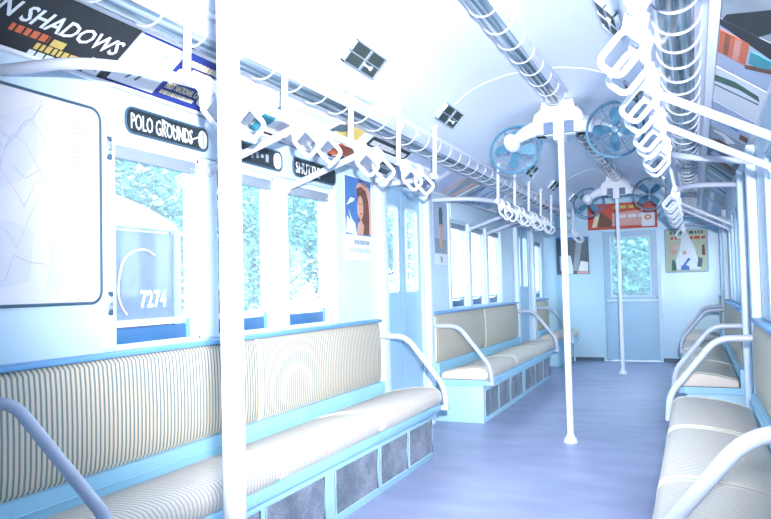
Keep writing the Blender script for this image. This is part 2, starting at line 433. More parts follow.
# end door
d = struct_root('door_7', (.015, YE + .02, 0))
mb = MB().box((EX0, YE + .01, .02), (EX1, YE + .045, .90)).box((EX0, YE + .01, 1.70), (EX1, YE + .045, EZ)).box((EX0, YE + .01, .90), (-.235, YE + .045, 1.70)).box((.265, YE + .01, .90), (EX1, YE + .045, 1.70))
mb.build('door_leaf', M['door'], d)
MB().box((-.235, YE + .024, .90), (.265, YE + .03, 1.70)).build('glass_pane', M['dglass'], d)
mb = MB()
for a, b in (((-.25, YE + .004, .885), (.28, YE + .01, .905)), ((-.25, YE + .004, 1.695), (.28, YE + .01, 1.715)), ((-.25, YE + .004, .905), (-.232, YE + .01, 1.695)), ((.262, YE + .004, .905), (.28, YE + .01, 1.695))): mb.box(a, b)
mb.build('window_frame', M['wall'], d)
MB().rbox((EX0 + .03, YE - .012, .82), (EX1 - .01, YE + .01, .845), .006).build('push_bar', M['trimw'], d)
MB().rbox((.315, YE - .03, .86), (.34, YE + .01, .90), .008).lathe([(.0, -.03), (.022, -.028), (.022, -.01), (.01, 0)], 14, frame((.328, YE - .01, .885), (1, 0, 0), (0, 0, 1))).build('latch', M['chrome'], d)
mb = MB().box((EX0 - .035, YE - .02, 0), (EX0, YE + .01, EZ)).box((EX1, YE - .02, 0), (EX1 + .035, YE + .01, EZ)).box((EX0 - .035, YE - .02, EZ), (EX1 + .035, YE + .01, EZ + .03))
mb.build('door_frame', M['wall_end'], d)
MB().rbox((EX1 + .03, YE - .05, .62), (EX1 + .06, YE, 1.33), .008).build('grab_handle', M['white'], d)

# door pairs on both sides
dn = 0
for s, side in ((-1, 'left'), (1, 'right')):
    for (a, b) in DOORS:
        dn += 1
        d = struct_root('door_%d' % dn, (s * 1.2, (a + b) / 2, 0))
        mid = (a + b) / 2
        for y0, y1 in ((a, mid - .008), (mid + .008, b)):
            w = y1 - y0; p0, p1 = y0 + w * .22, y1 - w * .16 if y1 < mid + .1 else y1 - w * .22
            x0, x1 = s * 1.185, s * 1.215
            mb = MB().box((x0, y0, .01), (x1, y1, 1.06)).box((x0, y0, 1.69), (x1, y1, DZ)).box((x0, y0, 1.06), (x1, p0, 1.69)).box((x0, p1, 1.06), (x1, y1, 1.69))
            lf = mb.build('door_leaf', M['door'], d)
            MB().box((s * 1.198, p0, 1.06), (s * 1.203, p1, 1.69)).build('glass_pane', M['dglass'], lf)
            f = MB()
            T = frame((s * 1.181, 0, 0), (0, 1, 0), (0, 0, 1))
            pts = [(s * 1.183, y, z) for y, z in rrect(p0, p1, 1.06, 1.69, .035)]
            f.tube(pts, .008, 6, closed=True); f.build('window_gasket', M['trimw'], lf)
        MB().box((s * 1.19, mid - .008, .01), (s * 1.21, mid + .008, DZ)).build('rubber_edge', M['ink'], d)
        MB().rbox((s * 1.11, a - .12, 0), (s * HW, a, DZ + .03), .012).build('door_post', M['trimw'], d)
        MB().rbox((s * 1.11, b, 0), (s * HW, b + .09, DZ + .03), .012).build('door_post', M['trimw'], d)
        MB().rbox((s * 1.12, a, DZ), (s * HW, b, DZ + .035), .01).build('door_header', M['wall'], d)
        MB().box((s * 1.1, a, 0), (s * 1.2, b, .012)).build('threshold', M['steel'], d)

# windows
wn = 0
for s in (-1, 1):
    for k, (a, b) in enumerate(WINS):
        wn += 1
        w = struct_root('window_%d' % wn, (s * HW, (a + b) / 2, WZ0))
        X = lambda dx: s * (HW + dx)
        fr = MB()
        for q in (((X(.01), a, WZ0), (X(.085), a + .012, WZ1)), ((X(.01), b - .012, WZ0), (X(.085), b, WZ1)), ((X(.01), a, WZ0), (X(.085), b, WZ0 + .01)), ((X(.01), a, WZ1 - .012), (X(.085), b, WZ1))): fr.box(*q)
        fr.build('window_frame', M['trimw'], w)
        sa = MB()
        pb = b - .03
        sa.box((X(.035), a + .012, .968), (X(.06), b - .012, .992)).box((X(.035), a + .012, 1.628), (X(.06), b - .012, 1.655))
        sa.box((X(.035), a + .012, .992), (X(.06), a + .024, 1.628)).box((X(.035), pb - .01, .992), (X(.06), pb + .018, 1.628))
        for cy, cz, a0 in ((a + .024, .992, 0), (pb - .01, .992, 1), (pb - .01, 1.628, 2), (a + .024, 1.628, 3)):
            sy = 1 if a0 in (0, 3) else -1; sz = 1 if a0 in (0, 1) else -1
            pol = [(cy, cz)] + [(cy + sy * (.03 - .03 * math.sin(t)), cz + sz * (.03 - .03 * math.cos(t))) for t in [PI / 2 * i / 5 for i in range(6)]]
            sa.prism(pol if sy * sz > 0 else pol[::-1], 0, .024, frame((X(.036) if s > 0 else X(.06), 0, 0), (0, 1, 0), (0, 0, 1)))
        sa.build('sash', M['trimw'], w)
        MB().box((X(.046), a + .024, .992), (X(.05), pb - .01, 1.628)).build('glass_pane', M['glass'], w)
        MB().rbox((X(.03), a + .012, WZ0 + .008), (X(.055), b - .07, .962), .004).build('lower_sash', M['dblue'], w)
        MB().rbox((X(.028), b - .07, WZ0 + .008), (X(.055), b - .045, .985), .003).build('sash_stop', M['sillblue'], w)
        MB().rbox((X(.006), a + .012, 1.612), (X(.034), b - .012, 1.668), .012).build('blind_roller', M['blind'], w)
        MB().rbox((X(.01), b - .05, 1.60), (X(.035), b - .03, 1.665), .006).rbox((X(.005), b - .06, 1.625), (X(.03), b - .02, 1.637), .004).build('latch', M['steel'], w)

# header strips above the windows and the mullion covers
for s in (-1, 1):
    for (a, b) in ((2.03, 3.82), (2.03 + P, 3.82 + P)):
        jt += 1
        struct(MB().rbox((s * 1.14, a, 1.688), (s * 1.165, b, 1.868), .01).build('trim_%d' % jt, M['wall']))
        for k in range(2):
            y = 2.63 + .618 * k + (a - 2.03); jt += 1
            struct(MB().rbox((s * 1.145, y - .05, WZ0), (s * 1.165, y + .05, 1.688), .012).build('trim_%d' % jt, M['trimw']))
        jt += 1
        struct(MB().rbox((s * 1.148, a - .035, WZ0), (s * 1.165, a + .03, 1.868), .008).build('trim_%d' % jt, M['trimw']))
        jt += 1
        struct(MB().rbox((s * 1.148, b - .0, WZ0), (s * 1.165, b + .06, 1.868), .008).build('trim_%d' % jt, M['trimw']))
    jt += 1       # thin moulding that carries the lower edge of the advertisement cards
    struct(MB().box((s * 1.135, Y0, 1.872), (s * 1.165, YE, 1.884)).build('trim_%d' % jt, M['white']))
    jt += 1       # moulding between cards and lamps
    struct(MB().rbox((s * .905, Y0, 2.028), (s * .945, YE, 2.052), .006).build('trim_%d' % jt, M['white']))

# ------------------------------------------------------------------ benches
def seat_prof(s, k=0.):
    # closed profile; k shrinks it for the rounded ends
    p = [(.705, .345), (.690, .362), (.685, .392), (.693, .420), (.715, .440), (.760, .449), (.84, .447), (.95, .432), (1.06, .405), (1.085, .385), (1.085, .345)]
    if k:
        cx, cz = .90, .372
        p = [(cx + (x - cx) * (1 - k * .35), cz + (z - cz) * (1 - k)) for x, z in p]
    return [(s * x, z) for x, z in p]
def back_prof(s, k=0.):
    p = [(1.158, .468), (1.120, .470), (1.106, .49), (1.100, .55), (1.099, .66), (1.103, .78), (1.109, .845), (1.125, .862), (1.158, .864)]
    if k:
        cx, cz = 1.158, .665
        p = [(cx + (x - cx) * (1 - k), cz + (z - cz) * (1 - k * .06)) for x, z in p]
    return [(s * x, z) for x, z in p]
def bench(s, y0, y1, label, grp, nseg, grilles=True, short=False):
    root = thing('longitudinal_bench', (s * .9, (y0 + y1) / 2, 0), label, 'bench', grp)
    bx = .745
    ye = y1 - (.34 if short else .06)
    MB().rbox((s * bx, y0 + .06, 0), (s * 1.155, ye, .296), .006, 2).build('base', M['base'], root)
    if short: MB().tube([(s * .76, y1 - .06, 0), (s * .76, y1 - .06, .30)], .016, 10).build('leg', M['base'], root)
    if grilles:
        m = (y0 + y1) / 2; L = (y1 - y0) / 2 - .06
        segs = [(.055, .53), (.575, .95), (.99, L - .035)]
        for a, b in segs + [(-b, -a) for a, b in segs]:
            g = MB().rbox((s * (bx - .006), m + a, .045), (s * (bx + .004), m + b, .255), .003, 1).build('heater_grille', M['grille'], root)
            MB().tube([(s * (bx - .007), y, z) for y, z in ((m + a, .045), (m + b, .045), (m + b, .255), (m + a, .255))], .004, 6, closed=True).build('grille_rim', M['base'], g)
    elif short is False: pass
    MB().rbox((s * .690, y0 + .03, .300), (s * .722, y1 - .03, .345), .006).box((s * .722, y0 + .03, .300), (s * 1.15, y1 - .03, .345)).build('front_rail', M['blue'], root)
    MB().box((s * 1.09, y0 + .02, .345), (s * 1.158, y1 - .02, .474)).tube([(s * 1.088, y0 + .02, .425), (s * 1.088, y1 - .02, .425)], .004, 6).build('back_panel', M['blue'], root)
    step = (y1 - y0 - .04) / nseg
    for i in range(nseg):
        a, b = y0 + .02 + i * step + .002, y0 + .02 + (i + 1) * step - .002
        sm = MB().loft_y([(a, seat_prof(s, .9)), (a, seat_prof(s, .35)), (a + .006, seat_prof(s, .12)), (a + .02, seat_prof(s, .03)), (a + .05, seat_prof(s)), (b - .05, seat_prof(s)), (b - .02, seat_prof(s, .03)), (b - .006, seat_prof(s, .12)), (b, seat_prof(s, .35)), (b, seat_prof(s, .9))])
        c = sm.build('seat_cushion', M['seat'], root)
        for yy in ([a + .03, b - .03] if nseg > 1 else [a + .03]):
            MB().tube([(x, yy, z + .001) for x, z in seat_prof(s, .02)[1:-1]], .0032, 6).build('welt', M['welt'], c)
    nb = 2 if nseg > 1 else 1
    step = (y1 - y0 - .04) / nb
    for i in range(nb):
        a, b = y0 + .02 + i * step + .001, y0 + .02 + (i + 1) * step - .001
        bk = MB().loft_y([(a, back_prof(s, .75)), (a + .004, back_prof(s, .3)), (a + .016, back_prof(s, .08)), (a + .035, back_prof(s)), (b - .035, back_prof(s)), (b - .016, back_prof(s, .08)), (b - .004, back_prof(s, .3)), (b, back_prof(s, .75))])
        q = bk.build('backrest', M['seatback'], root)
        if i == 0 and nb > 1:
            MB().tube([(x - s * .001, b + .001, z) for x, z in back_prof(s, .12)[1:-1]], .006, 6).build('welt', M['welt'], q)
    MB().rbox((s * 1.098, y0 + .01, .866), (s * 1.158, y1 - .01, .886), .006).build('top_ledge', M['sillblue'], root)
    for yy in ([y0 + .03] if short else [y0 + (.075 if y0 < 2 else .03), y1 - .03]):
        near = s < 0 and yy < 2
        if near: yy = 1.5
        pts = smooth_path([(s * 1.15, yy, .785), (s * 1.0, yy, .782), (s * .645, yy, .485), (s * .655, yy, .318)], .05, 7) if near else smooth_path([(s * 1.15, yy, .775), (s * .925, yy, .772), (s * .672, yy, .455), (s * .662, yy, .318)], .075, 7)
        MB().tube(pts, .0185, 14).lathe([(.03, 0), (.03, .012), (.02, .016)], 14, frame((s * 1.158, yy, .775), (0, 1, 0), (0, 0, 1)) if s < 0 else frame((s * 1.158, yy, .775), (0, -1, 0), (0, 0, 1))).rbox((s * .645, yy - .02, .305), (s * .70, yy + .02, .335), .006).build('armrest', M['grab'], root)
    return root
SIDE = {-1: 'left', 1: 'right'}
LB = {(-1, 0): 'long rattan bench in the left foreground, behind the nearest white pole', (-1, 1): 'second rattan bench along the left wall, beyond the first pair of sliding doors',
      (-1, 2): 'short rattan seat in the far left corner beside the end wall', (1, 0): 'rattan bench cut by the lower right corner of the photo',
      (1, 1): 'second rattan bench along the right wall, beyond the crossed white armrests', (1, 2): 'short rattan seat in the far right corner below the framed poster'}
for s in (-1, 1):
    for i, (a, b) in enumerate(BEN): bench(s, a + (.19 if s > 0 and i == 0 else 0), b, LB[(s, i)], 'long side benches', 3)
    bench(s, 9.53, 10.36, LB[(s, 2)], 'short end seats', 1, grilles=False, short=True)

# ------------------------------------------------------------------ overhead rails, rods, arms
RZ = 1.797
RXS = {-1: .672, 1: .712}
def ohrail(s, y0, label, full=True, rods=5):
    RX = RXS[s]; ys_ = [y0 + .42 + .607 * i for i in range(rods)]
    root = thing('overhead_grab_rail', (s * RX, ys_[0], RZ), label, 'grab rail', 'overhead grab rails')
    ya, yb = y0 + .12, (y0 + 2.96 - .0 if full else None)
    ez = .012 if s < 0 else -.035
    pts = [(s * 1.15, ya, RZ + ez), (s * .84, ya + .05, RZ + max(ez, -.01)), (s * RX, ya + .33, RZ)]
    if full: pts += [(s * RX, ys_[-1] - .08, RZ), (s * .80, yb - .02, RZ), (s * 1.15, yb + .03, RZ - (.005 if s < 0 else .05))]
    else: pts += [(s * RX, ys_[-1] + .03, RZ)]
    MB().tube(smooth_path(pts, .16, 8), .0185, 14).build('rail_pipe', M['grab'], root)
    for y in ys_:
        RT = min(RX, .662); zt = ceil_z(RT) - .001
        r = MB().tube([(s * RX, y, RZ), (s * RT, y, zt)], .0135, 12).lathe([(.021, -.03), (.021, .03)], 14, frame((s * RX, y, RZ), (1, 0, 0), (0, 0, 1))).build('hanger_rod', M['white'], root)
        MB().lathe([(.032, -.022), (.03, -.012), (.018, 0), (.0135, .02)][::-1], 16, Matrix.Translation((s * RT, y, zt)) @ Matrix.Rotation(PI, 4, 'X')).build('ceiling_flange', M['white'], r)
    if full:
        wz = 1.635 if s < 0 else 1.56
        for k in ((1.16, 1.82) if s < 0 else (1.34, 1.93)):
            y = y0 + k
            MB().tube([(s * 1.145, y, wz), (s * (RX + .012), y, RZ - .012)], .0165, 12).lathe([(.03, 0), (.028, .01), (.018, .02)], 14, frame((s * 1.146, y, wz), (0, 1, 0) if s < 0 else (0, -1, 0), (0, 0, 1))).build('wall_arm', M['grab'], root)
    return ys_

def strap_proto(s, loc, label, grp):
    root = thing('strap_handle', loc, label, 'strap handle', grp)
    x, y, z = loc
    # collar clasped on the rail
    cm = MB().lathe([(.020, -.034), (.027, -.030), (.027, .030), (.020, .034)], 14, frame((x, y, z), (1, 0, 0), (0, 0, 1)))
    cm.build('collar', M['white'], root)
    ang = math.radians(42)
    # local frame in the x/z plane: e1 along the loop's long axis (down and towards the aisle), e2 across
    e1 = Vector((-s * math.sin(ang), 0, -math.cos(ang))); e2 = Vector((s * math.cos(ang), 0, -math.sin(ang)))
    T = frame((x, y, z), e2, -e1)
    MB().prism([(-.027, .020), (.027, .020), (.040, -.01), (.070, -.050), (-.006, -.050), (-.027, -.012)], -.012, .012, T).build('neck', M['white'], root)
    loop = rrect(-.006, .068, -.150, -.040, .022, 5)
    pts = [T @ Vector((u, v, 0)) for u, v in loop]
    MB().tube(pts, .0088, 8, closed=True).build('loop', M['white'], root)
    return root

ORD = ['first', 'second', 'third', 'fourth', 'fifth', 'sixth', 'seventh', 'eighth']
for s in (-1, 1):
    proto = None
    for bi, (y0, y1) in enumerate(BEN):
        where = ('nearer bench' if bi == 0 else 'second bench') 
        ys_ = ohrail(s, y0, 'white overhead grab rail with hanger rods above the %s on the %s' % (where, SIDE[s]))
        grp = 'strap handles above the %s %s' % (SIDE[s], where)
        k = 0
        for y in ys_[:-1]:
            for dy in (.105, .305):
                lab = '%s white strap handle from the near end of the rail above the %s %s' % (ORD[k], SIDE[s], where)
                loc = (s * RXS[s], y + dy, RZ)
                if proto is None: proto = strap_proto(s, loc, lab, grp); c = proto
                else:
                    c = copy_thing(proto, loc, lab)
                c['group'] = grp; k += 1
    ys_ = ohrail(s, 9.53, 'short white overhead grab rail above the far %s corner seat' % SIDE[s], False, 2)
    k = 0
    for dy in (.105, .305):
        c = copy_thing(proto, (s * RXS[s], ys_[0] + dy, RZ), '%s strap handle on the short rail above the far %s corner seat' % (ORD[k], SIDE[s])); c['group'] = 'strap handles above the far %s corner seat' % SIDE[s]; k += 1

# ------------------------------------------------------------------ poles and twin fans
POLES = [1.165, 5.08, 9.0]
PL = ['thick bright white pole in the foreground, in front of the left bench', 'white pole standing mid aisle under the nearer pair of fans', 'slim pole farthest down the aisle, in front of the end door']
def pole(y, lab, top):
    root = thing('stanchion_pole', (0, y, 0), lab, 'pole', 'centre poles')
    MB().tube([(0, y, .01), (0, y, top)], .0225, 18).build('shaft', M['white'], root)
    MB().lathe([(.048, 0), (.046, .018), (.032, .04), (.024, .055)], 20, Matrix.Translation((0, y, 0))).build('floor_flange', M['white'], root)
    if top > 2.2: MB().lathe([(.024, top - .06), (.034, top - .04), (.05, top - .012), (.05, top - .002)], 20, Matrix.Translation((0, y, 0))).build('ceiling_flange', M['white'], root)
pole(POLES[0], PL[0], ceil_z(0)); pole(POLES[1], PL[1], 2.10); pole(POLES[2], PL[2], 2.10)

def fan_rotor(cx, cy, cz, facing, root, tilt, spin):
    # facing -1: blades on the camera side; +1: blades beyond the motor
    R = Matrix.Translation((cx, cy, cz)) @ Matrix.Rotation(tilt, 4, 'X') @ frame((0, 0, 0), (1, 0, 0), (0, 0, 1))  # local z -> -Y
    k = -facing
    mo = MB().lathe([(.012, -.085 * 1), (.045, -.075), (.056, -.045), (.056, .0), (.05, .03), (.02, .045)] if k < 0 else [(.02, -.045), (.05, -.03), (.056, 0), (.05, .04), (.012, .06)], 22, R @ Matrix.Scale(-1, 4, (0, 0, 1)) if k < 0 else R)
    mo.build('motor', M['white'], root)
    zc = .085 * k
    g = MB()
    for r, z, t in ((.182, 0, .0095), (.182, .02, .003), (.14, .028, .0011), (.095, .032, .0011), (.05, .034, .0016), (.16, -.03, .0013), (.11, -.035, .0011)):
        g.tube([R @ Vector((r * math.cos(a), r * math.sin(a), zc + z * k)) for a in [2 * PI * i / 40 for i in range(40)]], t, 6, closed=True)
    for i in range(12):
        a = 2 * PI * i / 12
        g.tube([R @ Vector((r * math.cos(a), r * math.sin(a), zc + z * k)) for r, z in ((.045, .034), (.1, .032), (.15, .026), (.182, .006))], .0008, 4)
    for i in range(4):
        a = 2 * PI * i / 4 + .5
        g.tube([R @ Vector((r * math.cos(a), r * math.sin(a), zc + z * k)) for r, z in ((.05, -.045), (.11, -.035), (.16, -.03), (.182, -.006))], .003, 5)
    g.build('guard', M['fanblue'], root)
    hub = MB().lathe([(.0, .02), (.02, .018), (.026, 0), (.024, -.03)], 14, R @ Matrix.Translation((0, 0, zc)) @ (Matrix.Scale(1, 4) if k > 0 else Matrix.Rotation(PI, 4, 'X'))).build('rotor', M['wire'], root)
    for i in range(4):
        a = spin + PI / 2 * i
        B = R @ Matrix.Translation((0, 0, zc)) @ Matrix.Rotation(a, 4, 'Z') @ Matrix.Rotation(math.radians(24), 4, 'X')
        pol = [(.018, -.016), (.05, -.034), (.10, -.050), (.135, -.046), (.148, -.02), (.142, .016), (.12, .034), (.06, .026), (.018, .014)]
        MB().prism(pol, -.0025, .0025, B).build('blade', M['fanblue'], hub)

def twin_fan(y, lab):
    root = thing('twin_ceiling_fan', (0, y, 2.09), lab, 'fan', 'twin ceiling fans')
    mb = MB()
    T = frame((0, y + .055, 0), (1, 0, 0), (0, 0, 1))
    # stepped bracket casting, extruded front to back, with two square openings
    mb.prism([(-.115, 2.30), (.115, 2.30), (.105, 2.355), (-.105, 2.355)], 0, .16, T)
    mb.prism([(-.175, 2.215), (.175, 2.215), (.16, 2.27), (.12, 2.30), (-.12, 2.30), (-.16, 2.27)], 0, .15, T)
    mb.box((-.035, y - .085, 2.09), (.035, y + .055, 2.215))
    mb.box((-.165, y - .085, 2.135), (-.105, y + .055, 2.215)).box((.105, y - .085, 2.135), (.165, y + .055, 2.215)).box((-.165, y - .02, 2.135), (.165, y + .055, 2.215))
    mb.build('bracket', M['white'], root)
    for x in (-.07, .07): MB().box((x - .035, y - .05, 2.14), (x + .035, y - .021, 2.214)).build('recess_panel', M['recess'], root)
    for sx, cz in ((-1, 2.125), (1, 2.115)):
        cx = .375 if sx > 0 else -.335
        MB().tube([(sx * .13, y - .01, 2.205), (sx * .24, y - .015, 2.17), (cx - sx * .02, y - .02, cz)], [.062, .048, .034], 14).build('arm', M['white'], root)
        fan_rotor(cx, y - .03, cz - (.03 if sx < 0 else 0), 1 if sx < 0 else -1, root, math.radians(-14 if sx < 0 else 4), 0.0 if y < 6 else .78)
twin_fan(POLES[1], 'white twin fan unit at the top of the middle pole')
twin_fan(POLES[2], 'white twin fan unit at the top of the farthest pole, by the red advertisement')

# ------------------------------------------------------------------ lamps
def lamp(x, z, r, y0, y1, lab, grp, pitch=.228, base=.02):
    root = thing('tube_lamp', (x, (y0 + y1) / 2, z), lab, 'ceiling lamp', grp)
    MB().rbox((x - r - .02, y0 - .01, z), (x + r + .02, y1 + .01, z + base), .006).build('channel', M['ceil'], root)
    n = 20
    body = MB(); a0 = PI
    ring = lambda rr, y: [(x + rr * math.cos(a), y, z + rr * .98 * math.sin(a)) for a in [PI + PI * i / n for i in range(n + 1)]]
    A, B = ring(r, y0), ring(r, y1)
    for i in range(n):
        ang = (i + .5) / n
        body.mat(0 if .24 < ang < .76 else 1)
        body.add([A[i], A[i + 1], B[i + 1], B[i]], [(0, 1, 2, 3)], True)
    body.mat(1); body.add(A, [tuple(range(n + 1))]); body.add(B, [tuple(range(n + 1))])
    body.build('lens', [M['diff'], M['lampside']], root)
    k = round((y1 - y0) / pitch); st = (y1 - y0) / k
    for i in range(k + 1):
        MB().tube(ring(r + .002, y0 + i * st), .0038, 6).build('ring', M['grab'], root)
for (a, b, l) in ((1.317, 4.782, 'ribbed tube lamp in the ceiling centre, before the nearer fans'), (5.24, 8.84, 'ribbed tube lamp in the ceiling centre, between the two fan units'), (9.2, 10.3, 'short ribbed tube lamp in the ceiling centre, beside the end wall')):
    lamp(.015, 2.35, .07, a, b, l, 'centre ceiling lamps', .2475)
for s in (-1, 1):
    for i, (a, b) in enumerate(((-.6545, 3.438), (3.442, 7.533), (7.537, 10.265))):
        lamp(s * .80, 2.062, .083, a, b, 'ribbed tube lamp along the %s ceiling edge, %s' % (SIDE[s], ['nearest section', 'middle section', 'farthest section'][i]), 'edge ceiling lamps')

# ------------------------------------------------------------------ ceiling vents
def vent(s, y, lab):
    xa, xb, za, zb = .505, .584, 2.200, 2.115
    c = Vector((s * (xa + xb) / 2, y, (za + zb) / 2))
    v = Vector((s * (xa - xb), 0, za - zb)).normalized()
    u = Vector((0, 1, 0)) if s < 0 else Vector((0, -1, 0))
    T = frame(c, u, v)
    root = thing('ceiling_vent', c, lab, 'vent', 'ceiling vents')
    hw, hh = .163, .058
    MB().box((-hw + .004, -hh + .004, -.014), (hw - .004, hh - .004, .002), T).build('mesh_panel', M['vent'], root)
    f = MB()
    for a, b in (((-hw, -hh), (hw, -hh + .006)), ((-hw, hh - .006), (hw, hh)), ((-hw, -hh), (-hw + .008, hh)), ((hw - .008, -hh), (hw, hh)), ((-.009, -hh), (.009, hh)), ((-hw, -.003), (hw, .003))):
        f.box((*a, -.014), (*b, .006), T)
    f.build('frame', M['steel'], root)
    MB().rbox((.0, -.024, .004), (.075, -.014, .014), .003, 2, T).rbox((.066, -.030, .004), (.08, -.008, .014), .003, 2, T).build('latch', M['white'], root)
VY = [3.01, 4.28, 6.72, 7.9, 9.25]
for s in (-1, 1):
    for i, y in enumerate(VY):
        vent(s, y, 'dark square ceiling vent on the %s, %s of five from near to far' % (SIDE[s], ORD[i]))

# ------------------------------------------------------------------ destination signs
def dest_sign(y0, y1, textb, label, s=-1):
    zc = 1.762; h = .047
    X = s * 1.139
    T = frame((X, y0, zc), (0, 1, 0), (0, 0, 1))
    L = y1 - y0
    root = thing('destination_sign', (X, (y0 + y1) / 2, zc - h), label, 'sign', 'destination signs over the left windows')
    MB().prism(rrect(0, L, -h, h, .035, 5), -.002, .006, T).build('roll_panel', M['black'], root)
    pts = [T @ Vector((u, v, .006)) for u, v in rrect(-.002, L + .002, -h - .002, h + .002, .037, 5)]
    MB().tube(pts, .005, 6, closed=True).build('bezel', M['frame'], root)
    if textb: text_mb(textb[0], .088, frame(T @ Vector((.022, -.032, .0075)), (0, 1, 0), (0, 0, 1)), depth=.002, width=textb[1]).build('lettering', M['letter'], root)
    return root, T, L, h
r, T, L, h = dest_sign(2.098, 2.592, ('POLO GROUNDS', .365), 'black destination sign reading POLO GROUNDS over the left window')
MB().prism(rrect(L - .06, L - .006, -h + .006, h - .006, .03, 4), .006, .009, T).build('blank_end', M['paper'], r)
MB().tube([T @ Vector((u, v, .009)) for u, v in ((.20, .035), (.27, .012), (.31, -.01), (.36, -.022), (L - .06, .008))], .0035, 6).build('torn_edge', M['letter'], r)
r, T, L, h = dest_sign(2.735, 3.215, None, 'black destination sign with a white end, half hidden behind the slanted bar')
MB().prism(rrect(L - .075, L - .008, -h + .006, h - .006, .03, 4), .006, .009, T).build('blank_end', M['paper'], r)
mb = MB()
for i in range(7):
    u = .06 + i * .045; mb.box((u, -.02 + .008 * (i % 3), .006), (u + .022, .018 - .006 * (i % 2), .0085), T)
mb.build('worn_lettering', M['grey'], r)
r, T, L, h = dest_sign(3.335, 3.822, ('SHUTTLE', .27), 'black destination sign reading SHUTTLE over the third window')

# ------------------------------------------------------------------ advertisement cards in the coves
def cove(s, y0, y1):
    a, b = Vector((1.150, 0, 1.888)), Vector((.948, 0, 2.038))
    v = Vector((s * (b.x - a.x), 0, b.z - a.z)).normalized(); H = (b - a).length
    u = (0, 1, 0) if s < 0 else (0, -1, 0)
    o = Vector((s * a.x, y0 if s < 0 else y1, a.z))
    T = frame(o, u, v)
    return T, y1 - y0, H
def card(s, y0, y1, mat, label, items, cat='advertisement'):
    T, L, H = cove(s, y0, y1)
    c = T @ Vector((L / 2, H / 2, .01))
    root = thing('advertising_card', c, label, cat, 'cards in the %s ceiling cove' % SIDE[s])
    MB().box((.004, .004, .006), (L - .004, H - .004, .010), T).build('card', mat, root)
    lay = .0102
    for it in items:
        nm, kind, mt = it[0], it[1], it[2]; mb = MB(); lay += .0004
        if kind == 'box': mb.box((it[3] * L, it[4] * H, .010), (it[5] * L, it[6] * H, lay + .0012), T)
        elif kind == 'poly': mb.prism([(a * L, b * H) for a, b in it[3]], .010, lay + .0012, T)
        elif kind == 'text': text_mb(it[3], it[6] * H, frame(T @ Vector((it[4] * L, it[5] * H, lay + .001)), T.to_3x3().col[0], T.to_3x3().col[1]), mb, it[8] if len(it) > 8 else 0, depth=.001, width=it[7] * L, bold=it[9] if len(it) > 9 else 0)
        elif kind == 'dash':
            u0, u1, v0, hh, seed = it[3:8]; rr = random.Random(seed); u = u0
            while u < u1:
                w = rr.uniform(.012, .045); mb.box((u * L, v0 * H, .010), (min(u + w, u1) * L, (v0 + hh) * H, lay + .001), T); u += w + .012
        elif kind == 'disc': mb.prism([(it[3] * L + it[5] * H * math.cos(t), it[4] * H + it[5] * H * 1.0 * math.sin(t)) for t in [2 * PI * i / 20 for i in range(20)]], .010, lay + .0012, T)
        mb.build(nm, mt, root)
    return root
